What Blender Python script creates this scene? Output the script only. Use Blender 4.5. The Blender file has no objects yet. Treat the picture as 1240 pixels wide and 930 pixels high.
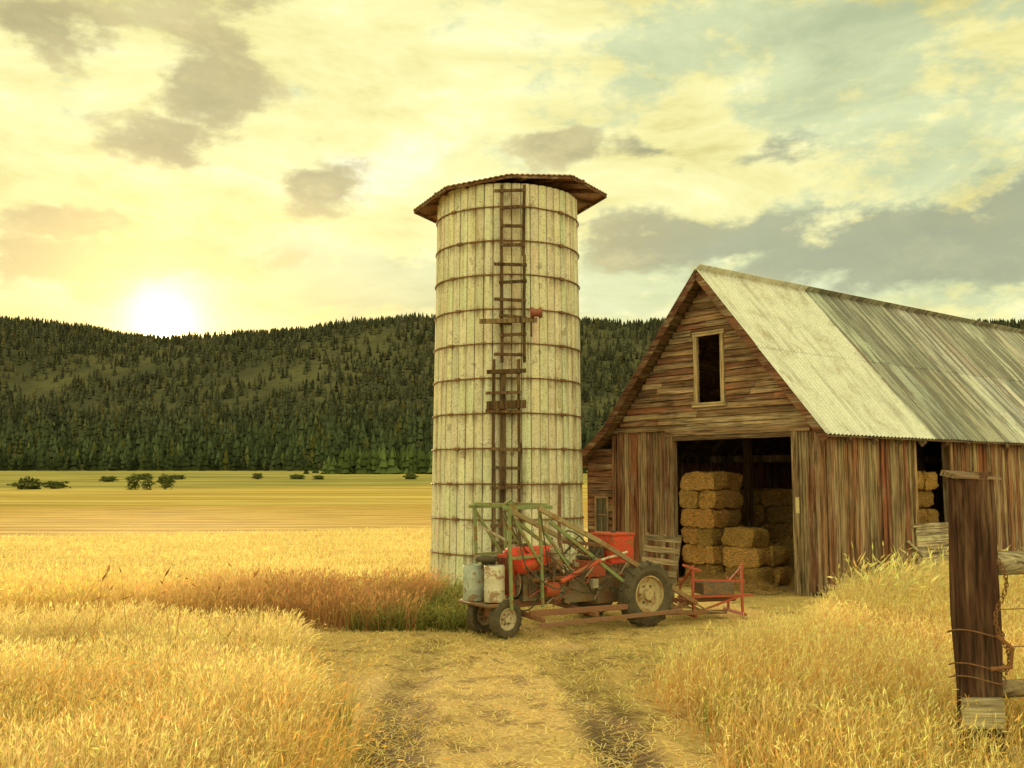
import bpy, math, random
import numpy as np
from mathutils import Vector, Matrix, noise
random.seed(7); rng=np.random.default_rng(7)
scene=bpy.context.scene
scene.view_settings.view_transform='Standard'
scene.view_settings.look='None'
scene.view_settings.exposure=0
R=math.radians
# ------------------------------------------------------------ helpers
class G:
    def __init__(s,t): s.t=t
    def n(s,typ,ins=None,**pr):
        nd=s.t.nodes.new(typ)
        for k,v in pr.items(): setattr(nd,k,v)
        for k,v in (ins or {}).items():
            sk=nd.inputs[k]
            if isinstance(v,bpy.types.NodeSocket): s.t.links.new(v,sk)
            else: sk.default_value=v
        return nd
    def m(s,op,a,b=None,c=None,clamp=False):
        d={0:a}
        if b is not None: d[1]=b
        if c is not None: d[2]=c
        return s.n('ShaderNodeMath',d,operation=op,use_clamp=clamp).outputs[0]
    def vm(s,op,a,b=None):
        d={0:a}
        if b is not None: d[1]=b
        nd=s.n('ShaderNodeVectorMath',d,operation=op)
        return nd.outputs['Value'] if op in('LENGTH','DOT_PRODUCT') else nd.outputs[0]
    def mix(s,f,a,b,blend='MIX'):
        def c(x): return x if isinstance(x,bpy.types.NodeSocket) else (tuple(x)+(1,))[:4]
        nd=s.n('ShaderNodeMix',data_type='RGBA',blend_type=blend)
        for i,v in ((0,f),(6,c(a)),(7,c(b))):
            if isinstance(v,bpy.types.NodeSocket): s.t.links.new(v,nd.inputs[i])
            else: nd.inputs[i].default_value=v
        return nd.outputs[2]
    def ramp(s,f,st,interp='LINEAR'):
        nd=s.n('ShaderNodeValToRGB',{0:f}); cr=nd.color_ramp; cr.interpolation=interp
        while len(cr.elements)<len(st): cr.elements.new(0.5)
        for e,(p,c) in zip(cr.elements,st):
            e.position=p
            e.color=(c,c,c,1) if isinstance(c,(int,float)) else tuple(c)+(1,)
        return nd.outputs[0]
    def noise(s,vec,sc,det=4,ro=.55,dist=0,col=False):
        nd=s.n('ShaderNodeTexNoise',{'Vector':vec,'Scale':sc,'Detail':min(det,5),'Roughness':ro,'Distortion':dist})
        return nd.outputs['Color' if col else 'Fac']
    def map(s,vec,scale=(1,1,1),loc=(0,0,0)):
        return s.n('ShaderNodeMapping',{'Vector':vec,'Scale':scale,'Location':loc}).outputs[0]
    def st(s,x,a,b):
        return s.n('ShaderNodeMapRange',{0:x,1:a,2:b,3:0.0,4:1.0},interpolation_type='SMOOTHSTEP').outputs[0]

def newmat(name):
    m=bpy.data.materials.new(name); m.use_nodes=True
    t=m.node_tree; t.nodes.clear(); g=G(t)
    out=t.nodes.new('ShaderNodeOutputMaterial')
    return m,g,out
def finish(g,out,col,rough=.8,bump=None,bstr=.3,bdist=.02,metal=0.0,spec=.3):
    d={'Base Color':col,'Roughness':rough,'Metallic':metal,'Specular IOR Level':spec}
    p=g.n('ShaderNodeBsdfPrincipled',d)
    if bump is not None:
        b=g.n('ShaderNodeBump',{'Height':bump,'Strength':bstr,'Distance':bdist})
        g.t.links.new(b.outputs[0],p.inputs['Normal'])
    g.t.links.new(p.outputs[0],out.inputs[0])
def objco(g): return g.n('ShaderNodeTexCoord').outputs['Object']
def vcol(g): return g.n('ShaderNodeAttribute',attribute_name='Col').outputs['Color']

def wood(name,axis,contrast=1.0,grey=(.30,.235,.165)):
    m,g,o=newmat(name); co=objco(g); vc=vcol(g)
    sc=[28,28,28]; sc[axis]=1.6
    gr=g.noise(g.map(co,sc),1.0,5,.65)
    sc2=[6,6,6]; sc2[axis]=.9
    wz=g.noise(g.map(co,sc2,(3,5,1)),1.0,4,.6,.4)
    big=g.noise(co,.9,3,.6)
    c=g.mix(g.m('MULTIPLY',g.st(wz,.46,.68),.75),vc,grey)
    c=g.mix(g.m('MULTIPLY',g.st(big,.46,.66),.5),c,(.11,.055,.035))
    k=g.ramp(gr,[(.32,.15),(.5,.9),(.70,1.6)])
    c=g.mix(contrast,c,k,'MULTIPLY')
    finish(g,o,c,.88,gr,.7,.025,spec=.15)
    return m
def rustmetal(name,rust=.5,rough=.55,metal=0.0):
    m,g,o=newmat(name); co=objco(g); vc=vcol(g)
    n1=g.noise(co,7,5,.65,.5); n2=g.noise(co,40,3,.6)
    f=g.st(g.m('ADD',n1,g.m('MULTIPLY',n2,.2)),.72-rust*.3,.82-rust*.3)
    rc=g.mix(n2,(.09,.04,.02),(.32,.14,.05))
    c=g.mix(g.m('MULTIPLY',f,.8),vc,rc)
    c=g.mix(.7,c,g.ramp(n1,[(.2,.4),(.7,1.2)]),'MULTIPLY')
    c=g.mix(g.m('MULTIPLY',g.st(n2,.5,.8),.3),c,(.36,.27,.16))
    finish(g,o,c,g.m('ADD',rough,g.m('MULTIPLY',f,.3)),n2,.3,.006,metal,.4)
    return m
W_Z=wood('wood_vertical',2); W_X=wood('wood_along_x',0); W_Y=wood('wood_along_y',1)
METAL=rustmetal('painted_rusty_metal',.40)
HOOP=rustmetal('rusty_hoop',.8)
m,g,o=newmat('rubber'); co=objco(g); nn=g.noise(co,15,5,.6)
finish(g,o,g.mix(nn,(.02,.018,.016),(.15,.115,.075)),.85,nn,.3,.01); RUBBER=m

class MB:
    def __init__(s): s.v=[];s.f=[];s.c=[]
    def add(s,vs,fs,col):
        o=len(s.v); s.v+=[tuple(v) for v in vs]; s.f+=[tuple(i+o for i in f) for f in fs]; s.c+=[col]*len(fs)
    def box(s,a,b,col,M=None):
        vs=[Vector((x,y,z)) for x in(a[0],b[0]) for y in(a[1],b[1]) for z in(a[2],b[2])]
        if M is not None: vs=[M@v for v in vs]
        s.add(vs,[(0,1,3,2),(4,6,7,5),(0,4,5,1),(2,3,7,6),(0,2,6,4),(1,5,7,3)],col)
    def beam(s,p,q,w,h,col,up=(0,0,1)):
        p=Vector(p);q=Vector(q);d=q-p;L=d.length;d.normalize();u=Vector(up)
        if abs(d.dot(u))>.98: u=Vector((0,1,0))
        sx=d.cross(u).normalized(); uz=sx.cross(d)
        vs=[]
        for e in(p,q):
            for a,b in((-1,-1),(1,-1),(1,1),(-1,1)): vs.append(e+sx*a*w/2+uz*b*h/2)
        s.add(vs,[(0,1,2,3),(7,6,5,4),(0,4,5,1),(1,5,6,2),(2,6,7,3),(3,7,4,0)],col)
    def tube(s,pts,r,col,n=8,cap=True):
        pts=[Vector(p) for p in pts]; vs=[];fs=[]
        rs=r if isinstance(r,(list,tuple)) else [r]*len(pts)
        for i,p in enumerate(pts):
            d=(pts[min(i+1,len(pts)-1)]-pts[max(i-1,0)]).normalized()
            u=Vector((0,0,1)) if abs(d.z)<.9 else Vector((0,1,0))
            a=d.cross(u).normalized(); b=a.cross(d)
            for k in range(n):
                t=2*math.pi*k/n; vs.append(p+(a*math.cos(t)+b*math.sin(t))*rs[i])
        for i in range(len(pts)-1):
            for k in range(n):
                k2=(k+1)%n; fs.append((i*n+k,i*n+k2,(i+1)*n+k2,(i+1)*n+k))
        if cap:
            fs.append(tuple(range(n))[::-1]); fs.append(tuple((len(pts)-1)*n+k for k in range(n)))
        s.add(vs,fs,col)
    def rev(s,prof,M,col,n=32,close=False):
        vs=[];fs=[];P=len(prof)
        for k in range(n):
            t=2*math.pi*k/n
            for r,h in prof: vs.append(M@Vector((r*math.cos(t),r*math.sin(t),h)))
        for k in range(n):
            k2=(k+1)%n
            for i in range(P if close else P-1):
                j=(i+1)%P; fs.append((k*P+i,k2*P+i,k2*P+j,k*P+j))
        s.add(vs,fs,col)
    def build(s,name,mat,parent=None,smooth=False,bevel=0):
        me=bpy.data.meshes.new(name); me.from_pydata(s.v,[],s.f)
        ca=me.color_attributes.new('Col','FLOAT_COLOR','CORNER')
        arr=[]
        for f,c in zip(s.f,s.c): arr+=list(tuple(c)+(1,))[:4]*len(f)
        ca.data.foreach_set('color',arr)
        me.materials.append(mat); me.update()
        ob=bpy.data.objects.new(name,me); scene.collection.objects.link(ob)
        if smooth: me.polygons.foreach_set('use_smooth',[True]*len(me.polygons))
        if bevel:
            b=ob.modifiers.new('b','BEVEL'); b.width=bevel; b.segments=2; b.limit_method='ANGLE'
        if parent: ob.parent=parent
        return ob
def empty(name,loc=(0,0,0),rz=0):
    e=bpy.data.objects.new(name,None); e.location=loc; e.rotation_euler=(0,0,rz)
    scene.collection.objects.link(e); return e
def jc(c,a=.15):
    k=1+random.uniform(-a,a); return tuple(x*k*(1+random.uniform(-.05,.05)) for x in c)

# ------------------------------------------------------------ camera
F=1200.0; PITCH=math.atan(115/F)
cam=bpy.data.cameras.new('camera'); camo=bpy.data.objects.new('camera',cam); scene.collection.objects.link(camo)
cam.sensor_width=36; cam.lens=36*F/1240; cam.clip_end=9000; cam.clip_start=.1
camo.location=(0,0,2.2); camo.rotation_euler=(math.pi/2+PITCH,0,0); scene.camera=camo
def skydir(px,py):
    v=Vector((px-620,F,465-py)).normalized()
    v=Matrix.Rotation(PITCH,3,'X')@v
    return math.atan2(v.x,v.y),math.asin(v.z)

# ------------------------------------------------------------ sun + sky
SAZ,SEL=skydir(200,391)
sv=Vector((math.sin(SAZ)*math.cos(SEL),math.cos(SAZ)*math.cos(SEL),math.sin(SEL)))
L=bpy.data.lights.new('sun','SUN'); L.energy=5.0; L.angle=R(.6); L.color=(1,.72,.38)
lo=bpy.data.objects.new('sun',L); lo.rotation_euler=sv.to_track_quat('Z','Y').to_euler(); lo.location=(-30,60,40)
scene.collection.objects.link(lo)
w=bpy.data.worlds.new('World'); scene.world=w; w.use_nodes=True
try: w.cycles.sampling_method='NONE'
except Exception: pass
t=w.node_tree; t.nodes.clear(); g=G(t)
out=t.nodes.new('ShaderNodeOutputWorld')
sky=g.n('ShaderNodeTexSky',sky_type='NISHITA',sun_disc=False,sun_elevation=SEL,sun_rotation=SAZ,dust_density=2.0,ozone_density=1.5)
bgs=g.n('ShaderNodeBackground',{0:sky.outputs[0],1:.1})
d=g.n('ShaderNodeTexCoord').outputs['Generated']
d=g.vm('NORMALIZE',d)
sep=g.n('ShaderNodeSeparateXYZ',{0:d})
az=g.m('ARCTAN2',sep.outputs[0],sep.outputs[1]); el=g.m('ARCSINE',sep.outputs[2])
P=g.n('ShaderNodeCombineXYZ',{0:az,1:el}).outputs[0]
w1=g.noise(g.map(d,(1,1,1.8)),5,4,.6,0,True)
w1=g.vm('SUBTRACT',w1,(.5,.5,.5)); w1=g.n('ShaderNodeVectorMath',{0:w1,3:.11},operation='SCALE').outputs[0]
PW=g.vm('ADD',P,w1)
puff=g.noise(g.map(d,(1,1,2.0),(3,1,2)),9,5,.66)
def blobs(lst):
    acc=None
    for px,py,rx,ry,s in lst:
        a,e=skydir(px,py); ra=rx/F*1.25; re=ry/F*1.25
        v=g.map(PW,(1/ra,1/re,0),(-a/ra,-e/re,0))
        b=g.m('MULTIPLY',g.m('SUBTRACT',1.0,g.vm('LENGTH',v),clamp=True),s)
        acc=b if acc is None else g.m('MAXIMUM',acc,b)
    return acc
dark=blobs([(250,110,85,70,1),(200,172,80,30,.85),(375,215,75,45,.8),(90,268,75,26,.8),(20,25,120,50,.7),
 (690,187,70,26,.7),(790,182,56,20,.8),(930,178,100,26,.65),(880,283,170,42,.95),(1100,300,220,62,.95),(1225,245,100,46,.8),
 (310,20,160,40,.35),(120,322,230,36,.75)])
teal=blobs([(960,40,360,100,.7),(1120,130,240,120,.75),(1000,335,400,100,.9),(430,350,330,50,1),(140,345,260,45,.8),(1150,220,220,80,.8),(760,350,200,60,.8)])
pc=g.m('SUBTRACT',puff,.5)
md=g.st(g.m('ADD',dark,g.m('MULTIPLY',pc,1.9)),.14,.52); md=g.m('MULTIPLY',md,g.m('MULTIPLY',g.st(dark,0.0,.12),.8))
mt=g.st(g.m('ADD',teal,g.m('MULTIPLY',pc,2.6)),.18,.62)
n2=g.noise(g.map(d,(1,1,3.0)),4.5,5,.66,.4)
cream=g.ramp(n2,[(.32,(.76,.68,.24)),(.45,(.97,.90,.38)),(.58,(1.08,1.04,.50)),(.72,(1.1,1.08,.74))])
dcol=g.ramp(puff,[(.3,(.27,.24,.14)),(.55,(.48,.41,.20)),(.75,(.88,.72,.32))])
dcol=g.mix(g.st(az,.0,.25),dcol,g.mix(.6,dcol,(.33,.41,.31)))
tealc=g.ramp(n2,[(.3,(.44,.56,.37)),(.7,(.76,.85,.50))])
c=g.mix(g.m('MULTIPLY',mt,.75),cream,tealc)
c=g.mix(md,c,dcol)
dt=g.vm('DOT_PRODUCT',d,tuple(sv)); dt=g.m('MAXIMUM',dt,0.0)
hw=g.st(el,R(18),R(4))
c=g.mix(g.m('MULTIPLY',g.m('POWER',dt,20.0),g.m('MULTIPLY',hw,.6)),c,(1.2,.84,.22))
c=g.mix(1.0,c,g.mix(g.m('POWER',dt,250.0),(0,0,0),(1.1,.60,.12)),'ADD')
c=g.mix(1.0,c,g.mix(g.m('POWER',dt,2200.0),(0,0,0),(2.4,1.8,.9)),'ADD')
c=g.mix(g.st(dt,math.cos(R(.9)),math.cos(R(.6))),c,(9,8,6))
c=g.mix(g.st(el,R(-1),R(-4)),c,(.3,.24,.1))
bst=g.m('ADD',1.0,g.m('MULTIPLY',g.st(sep.outputs[1],.15,-.5),.85))  # added soft fill: sky strength raised towards and behind the camera
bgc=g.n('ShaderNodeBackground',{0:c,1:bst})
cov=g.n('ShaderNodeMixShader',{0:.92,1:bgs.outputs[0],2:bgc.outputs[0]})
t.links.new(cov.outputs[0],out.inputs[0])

# ------------------------------------------------------------ terrain
def sst(x,a,b):
    k=min(1,max(0,(x-a)/(b-a))); return k*k*(3-2*k)
def gz(x,y):
    return 6.0*sst(y,70,480)
def nz(x,y,s): return noise.noise(Vector((x*s,y*s,.3)))
ys=[-400,-100,-30,-8]+list(np.arange(-4,24,.2))+list(np.geomspace(24,3500,70))
xs=sorted(set([-3500,-1500,-600,-250,-120,-60,-35,-20]+list(np.round(np.arange(-12,-3,.4),3))+list(np.round(np.arange(-3,3,.1),3))+list(np.round(np.arange(3,16.1,.4),3))+[20,28,40,70,140,300,700,1500,3500]))
RUTS=(-.95,.95)
def near(x,y):
    z=gz(x,y)
    if -6<y<26 and -13<x<17:
        z+=.03*nz(x,y,.8)+.014*nz(x,y,3)
        if abs(x)<3.2: z+=.014*nz(x,y,7)
        if y<15:
            for rx in RUTS:
                dd=abs(x-rx-.15*math.sin(y*.4)); z-=.07*math.exp(-(dd/.2)**2)*sst(y,15,9); z+=.025*math.exp(-((dd-.38)/.14)**2)*sst(y,15,9)
    return z
vs=[];fs=[]
for y in ys:
    for x in xs: vs.append((x,y,near(x,y)))
nx=len(xs)
for j in range(len(ys)-1):
    for i in range(nx-1): fs.append((j*nx+i,j*nx+i+1,(j+1)*nx+i+1,(j+1)*nx+i))
m,g,o=newmat('ground_soil_and_stubble')
pos=g.n('ShaderNodeNewGeometry').outputs['Position']
sp=g.n('ShaderNodeSeparateXYZ',{0:pos}); X,Y=sp.outputs[0],sp.outputs[1]
big=g.noise(pos,.45,3,.6); mid=g.noise(pos,2.2,4,.65,.5); fine=g.noise(g.map(pos,(1,2,1)),24,4,.75)
ff=g.st(fine,.35,.65)
straw=g.mix(ff,(.48,.29,.11),(.88,.66,.29))
soil=g.mix(ff,(.13,.075,.04),(.42,.26,.125))
c=g.mix(g.m('MULTIPLY',g.st(mid,.50,.64),.75),straw,soil)
c=g.mix(g.m('MULTIPLY',g.st(big,.56,.66),.5),c,g.mix(ff,(.17,.13,.045),(.46,.36,.12)))
def rut(rx):
    dx=g.m('ABSOLUTE',g.m('SUBTRACT',g.m('SUBTRACT',X,rx),g.m('MULTIPLY',g.m('SINE',g.m('MULTIPLY',Y,.4)),.15)))
    return g.m('SUBTRACT',1.0,g.st(dx,.15,.42))
rm=g.m('MAXIMUM',rut(RUTS[0]),rut(RUTS[1]))
rm=g.m('MULTIPLY',rm,g.m('SUBTRACT',1.0,g.m('MULTIPLY',g.st(Y,8.6,11.5),.7)))
rm=g.m('MULTIPLY',rm,g.m('SUBTRACT',1.0,g.st(Y,13,15)))
rm=g.m('MULTIPLY',rm,g.st(mid,.25,.42))
tread=g.n('ShaderNodeTexWave',{'Vector':pos,'Scale':3.2,'Distortion':2.5,'Detail':2},bands_direction='Y').outputs['Fac']
c=g.mix(g.m('MULTIPLY',rm,.92),c,g.mix(tread,(.06,.036,.024),(.20,.13,.07)))
yy=g.m('ADD',g.m('SUBTRACT',Y,g.m('MULTIPLY',X,.4)),g.m('MULTIPLY',g.m('SUBTRACT',mid,.5),2.0))
fn=g.st(g.noise(g.map(pos,(.16,.9,1)),1.0,5,.75),.35,.65)
pale=g.mix(fn,(.56,.39,.12),(.88,.70,.32))
c=g.mix(g.st(Y,17,20),c,pale)
wv=g.st(g.n('ShaderNodeTexWave',{'Vector':g.map(pos,(-.4,1,1)),'Scale':.11,'Distortion':2.2,'Detail':3},bands_direction='Y').outputs['Fac'],.2,.9)
och=g.mix(fn,(.36,.19,.045),(.68,.44,.13)); och=g.mix(g.m('MULTIPLY',wv,.45),och,(.78,.56,.20))
c=g.mix(g.st(yy,43.5,45),c,och)
fn2=g.st(g.noise(g.map(pos,(.02,.14,1)),1.0,4,.7),.35,.65)
gg=g.mix(fn2,(.42,.28,.07),(.72,.54,.18))
c=g.mix(g.st(yy,86,94),c,gg)
gr=g.mix(fn2,(.17,.17,.05),(.46,.37,.12))
c=g.mix(g.st(yy,165,200),c,gr)
finish(g,o,c,.95,g.m('ADD',fine,mid),.9,.06,spec=.1)
me=bpy.data.meshes.new('ground'); me.from_pydata(vs,[],fs); me.materials.append(m)
me.polygons.foreach_set('use_smooth',[True]*len(me.polygons))
ob=bpy.data.objects.new('ground',me); scene.collection.objects.link(ob)

# hills
def ridge(x):
    px=620+x/.75
    z=np.interp(px,[-900,-200,0,110,160,200,240,300,420,530,700,810,1000,1300,2200],[150,142,139,134,129,126,127,130,135,139,141,138,138,136,150])
    return z+2.0*nz(x,0,.012)+1.5*nz(x,5,.04)
def hz(x,y):
    k=(y-450-40*nz(x,3,.006))/450
    if k<=0: return -3
    if k<=1: p=(k**1.05)*(1-.10*math.sin(k*6.3)*1.0)
    else: p=1-(k-1)*.4
    z=ridge(x)*p+ 9*nz(x,y,.008)*min(k,1)*(1-min(k,1))*4+ 3*nz(x,y,.03)*min(1,k*3)*(1 if k<.93 else .3)
    return z+4
hx=np.linspace(-1800,1800,280); hy=np.linspace(400,1300,90)
vs=[(x,y,hz(x,y)) for y in hy for x in hx]; nx=len(hx)
fs=[(j*nx+i,j*nx+i+1,(j+1)*nx+i+1,(j+1)*nx+i) for j in range(len(hy)-1) for i in range(nx-1)]
m,g,o=newmat('hill_grass'); pos=g.n('ShaderNodeNewGeometry').outputs['Position']
a=g.noise(pos,.012,5,.6); b=g.noise(pos,.15,4,.7)
c=g.mix(g.st(a,.4,.62),(.062,.062,.038),(.105,.10,.052)); c=g.mix(g.m('MULTIPLY',g.st(b,.45,.65),.6),c,(.05,.052,.032))
finish(g,o,c,.95,b,.5,3.0,spec=.05)
me=bpy.data.meshes.new('hills'); me.from_pydata(vs,[],fs); me.materials.append(m)
me.polygons.foreach_set('use_smooth',[True]*len(me.polygons))
ob=bpy.data.objects.new('hills',me); scene.collection.objects.link(ob)

def npmesh(name,V,Fq,C,mat,parent=None):
    me=bpy.data.meshes.new(name); k=Fq.shape[1]
    me.vertices.add(len(V)); me.vertices.foreach_set('co',V.astype(np.float32).ravel())
    me.loops.add(Fq.size); me.loops.foreach_set('vertex_index',Fq.astype(np.int32).ravel())
    me.polygons.add(len(Fq)); me.polygons.foreach_set('loop_start',np.arange(0,Fq.size,k,dtype=np.int32))
    try: me.polygons.foreach_set('loop_total',np.full(len(Fq),k,dtype=np.int32))
    except Exception: pass
    me.update(calc_edges=True)
    ca=me.color_attributes.new('Col','FLOAT_COLOR','POINT')
    ca.data.foreach_set('color',np.concatenate([C,np.ones((len(C),1))],1).astype(np.float32).ravel())
    me.materials.append(mat); ob=bpy.data.objects.new(name,me); scene.collection.objects.link(ob)
    if parent: ob.parent=parent
    return ob
def foliage(name,tr=.35):
    m,g,o=newmat(name); vc=vcol(g)
    a=g.n('ShaderNodeBsdfDiffuse',{0:vc})
    if tr==0: g.t.links.new(a.outputs[0],o.inputs[0]); return m
    b=g.n('ShaderNodeBsdfTranslucent',{0:vc})
    x=g.n('ShaderNodeMixShader',{0:tr,1:a.outputs[0],2:b.outputs[0]}); g.t.links.new(x.outputs[0],o.inputs[0]); return m
FOL=foliage('conifer_foliage',0); GR=foliage('dry_grass',.35)

def conifers(name,pts,zs,H,cols,wr=.23):
    N=len(pts); S=5; T=3; V=[];C=[]
    ang=np.linspace(0,2*np.pi,S,endpoint=False)
    for k in range(T):
        z0=H*(.06+.28*k); z1=np.minimum(H*(.06+.28*k+.45),H)
        r=H*wr*(1-k*.27)
        rr=r[:,None]*rng.uniform(.6,1.25,(N,S)); a=ang[None]+rng.uniform(0,6,(N,1))
        ring=np.stack([pts[:,0,None]+rr*np.cos(a),pts[:,1,None]+rr*np.sin(a),(zs+z0)[:,None]+rng.uniform(-.04,.06,(N,S))*H[:,None]],-1)
        tip=np.stack([pts[:,0],pts[:,1],zs+z1],-1)[:,None]
        V.append(np.concatenate([ring,tip],1))
        sh=rng.uniform(.7,1.2,(N,S+1,1)); sh[:,-1]*=1.2
        C.append(cols[:,None,:]*sh)
    V=np.concatenate(V,1); C=np.concatenate(C,1); per=T*(S+1)
    f=[]
    for k in range(T):
        for i in range(S): f.append((k*(S+1)+i,k*(S+1)+(i+1)%S,k*(S+1)+S))
    f=np.array(f)[None]+(np.arange(N)*per)[:,None,None]
    return npmesh(name,V.reshape(-1,3),f.reshape(-1,3),C.reshape(-1,3),FOL)
pts=[];zs=[];H=[];cols=[]
cnt=0
while cnt<38000:
    x=random.uniform(-800,900); y=random.uniform(440,925)
    k=(y-450)/450
    den=.60+.7*nz(x,y,.011)+.45*nz(x,y,.05)
    den+= .7*(1-sst(k,.05,.35)) + (.6 if .94<k<1.05 else 0)
    if random.random()>den: continue
    z=hz(x,y)
    if z<gz(x,y)-.5: continue
    pts.append((x,y)); zs.append(z-.5); h=random.uniform(5,11)*(1.1 if k<.3 else .8)
    if k>.9 and -370<x<-250: h*=.6
    H.append(h)
    v=random.random(); lo_=(1-sst(k,.0,.4))
    c0=np.array((.052,.054,.036))*(1-lo_)+np.array((.046,.060,.031))*lo_
    cols.append(c0*random.uniform(.5,1.45)+np.array((.035,.025,0))*(v>.88)); cnt+=1
conifers('distant_forest',np.array(pts),np.array(zs),np.array(H),np.array(cols))
pts=[];H=[];cols=[]
for i in range(850):
    if i<260: x=random.triangular(-68,-22,-35); y=318+random.uniform(-14,20)
    elif i<350: x=random.uniform(-22,80); y=318+random.uniform(-14,20)
    else: x=random.uniform(-280,400); y=random.uniform(400,445)
    pts.append((x,y)); H.append(random.uniform(4,9)*(1 if x>-55 else .7) if i<350 else random.uniform(4,8)); cols.append(np.array((.062,.082,.030) if i<350 else (.026,.034,.016))*random.uniform(.5,1.5))
pts=np.array(pts); zz=np.array([gz(*p) for p in pts])-.3
conifers('tree_belt',pts,zz,np.array(H),np.array(cols),.30)
def shrub(name,x,y,r,h,col,n=900,leaf=None):
    z=gz(x,y); leaf=leaf or r*.13
    u=rng.normal(size=(n,3)); u/=np.linalg.norm(u,axis=1)[:,None]; rad=rng.uniform(.35,1,n)**.5
    lob=1+.35*np.sin(u[:,0]*5+x)*np.cos(u[:,1]*4+y)+.3*np.sin(u[:,2]*7+x)
    c=u*(rad*lob)[:,None]*np.array([r,r,h*.5])+np.array([x,y,z+h*.45])
    a=rng.normal(size=(n,3)); a/=np.linalg.norm(a,axis=1)[:,None]; b=np.cross(a,u); b/=np.linalg.norm(b,axis=1)[:,None]+1e-6
    V=np.stack([c-a*leaf,c-b*leaf*.6,c+a*leaf,c+b*leaf*.6],1)
    C=np.repeat((np.array(col)*rng.uniform(.5,1.6,(n,1)))[:,None],4,1)
    npmesh(name,V.reshape(-1,3),np.arange(n*4).reshape(n,4),C.reshape(-1,3),FOL)
for sx,sy,rr,hh in((-74,152,2.0,1.6),(-71.5,156,1.5,1.2),(-57,150,1.0,2.6),(-54.5,149,.9,2.2),(-52,150,.9,2.7),(-66,190,1.6,1.4),(-85,230,1.6,1.4),(-78,232,1.4,1.1),(-60,235,1.2,1.4),(-51,236,1.6,1.2),(-45,232,1.2,1.1),(-85,210,1.6,1.1),(-24,235,1.6,1.3)):
    shrub('shrub',sx,sy,rr,hh,(.085,.095,.035))

# ------------------------------------------------------------ grass
def grass(name,P2,h,w,cb,ct,lean=.25,head=.12,hw=.02,wind=(.4,-.3),mat=GR,zoff=0,leanvar=.25,droop=.30):
    N=len(P2); z0=np.array([near(x,y) for x,y in P2])+zoff-.01
    ld=rng.normal(size=(N,2))*leanvar+np.array(wind)*lean
    face=rng.uniform(-1,1,N)*1.2; side=np.stack([np.cos(face),np.sin(face),np.zeros(N)],-1)
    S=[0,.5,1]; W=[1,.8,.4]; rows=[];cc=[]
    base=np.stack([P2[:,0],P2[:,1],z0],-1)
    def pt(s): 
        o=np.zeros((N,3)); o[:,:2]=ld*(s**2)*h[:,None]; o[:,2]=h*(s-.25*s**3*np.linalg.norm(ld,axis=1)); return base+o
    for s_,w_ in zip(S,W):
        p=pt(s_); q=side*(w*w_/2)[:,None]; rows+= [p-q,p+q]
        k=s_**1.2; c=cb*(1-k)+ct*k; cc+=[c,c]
    tip=pt(1.0); dr=tip-pt(.75); dr/=np.linalg.norm(dr,axis=1)[:,None]; dr[:,2]-=droop*rng.uniform(.2,1.8,N); dr/=np.linalg.norm(dr,axis=1)[:,None]
    hl=head*rng.uniform(.5,1.3,N)
    s2=np.cross(side,dr); mid=tip+dr*(hl*.4)[:,None]; end=tip+dr*hl[:,None]
    hc=ct*1.1
    for sd in(side,s2):
        q=sd*(hw*rng.uniform(.6,1.2,N)/2)[:,None]; rows+=[tip,mid-q,end,mid+q]; cc+=[hc]*4
    V=np.stack(rows,1); C=np.stack(cc,1); per=14
    f=np.array([(0,1,3,2),(2,3,5,4),(6,7,8,9),(10,11,12,13)])[None]+(np.arange(N)*per)[:,None,None]
    npmesh(name,V.reshape(-1,3),f.reshape(-1,4),np.clip(C,0,1).reshape(-1,3),mat)
def colr(N,base,var=.3,hue=.12):
    b=np.array(base)[None]*rng.uniform(1-var,1+var,(N,1)); return b*(1+rng.uniform(-hue,hue,(N,3)))
BA=math.atan2(-.78,.625); BO=(5.89,18.6)
def bl(x,y):
    dx,dy=x-BO[0],y-BO[1]; return dx*.625-dy*.78, dx*.78+dy*.625
xl=lambda y:np.interp(y,[2,7.5,10.5,14],[-1.05,-1.35,-2.05,-2.85])
xr=lambda y:np.interp(y,[2,7,10,11.5,13,14.5,16,17,18.3,30],[2.3,1.8,1.4,1.7,2.9,4.1,4.9,5.3,5.9,20])
def wob(x,y): return np.array([nz(a,b,.9) for a,b in zip(x,y)])
def clumpy(x,y,s,thr): 
    v=np.array([nz(a+9,b,s) for a,b in zip(x,y)]); return v+rng.uniform(-.5,.5,len(x))>thr
FP=(3.74,8.15)
N=100000; x=rng.uniform(-9,-.9,N); y=rng.uniform(4.5,13.0,N); k=(x<xl(y)+.25*wob(x,y)+rng.normal(size=N)*.08)&(x>-.57*y-.8); x,y=x[k],y[k]; N=len(x)
h=rng.uniform(.32,.60,N)*(1+.3*wob(x*.8,y*.8))*np.clip((xl(y)-x)/.5+.5,.45,1)
patch=(1+.25*wob(x*1.7+5,y*1.7))[:,None]
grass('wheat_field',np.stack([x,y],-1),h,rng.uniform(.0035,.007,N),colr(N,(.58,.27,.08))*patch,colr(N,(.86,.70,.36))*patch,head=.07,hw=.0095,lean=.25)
N=10000; x=rng.uniform(-6,-1.0,N); y=rng.uniform(4.5,9.4,N); k=(x<xl(y)+.3)&clumpy(x,y,.9,.03); x,y=x[k],y[k]; N=len(x)
grass('meadow_grass',np.stack([x,y],-1),rng.uniform(.35,.80,N),rng.uniform(.004,.009,N),colr(N,(.18,.22,.055)),colr(N,(.72,.44,.15)),lean=.4,head=.06,hw=.010,leanvar=.34)
N=115000; x=rng.uniform(1,14,N); y=rng.uniform(4.5,24,N); lx,ly=bl(x,y)
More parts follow.
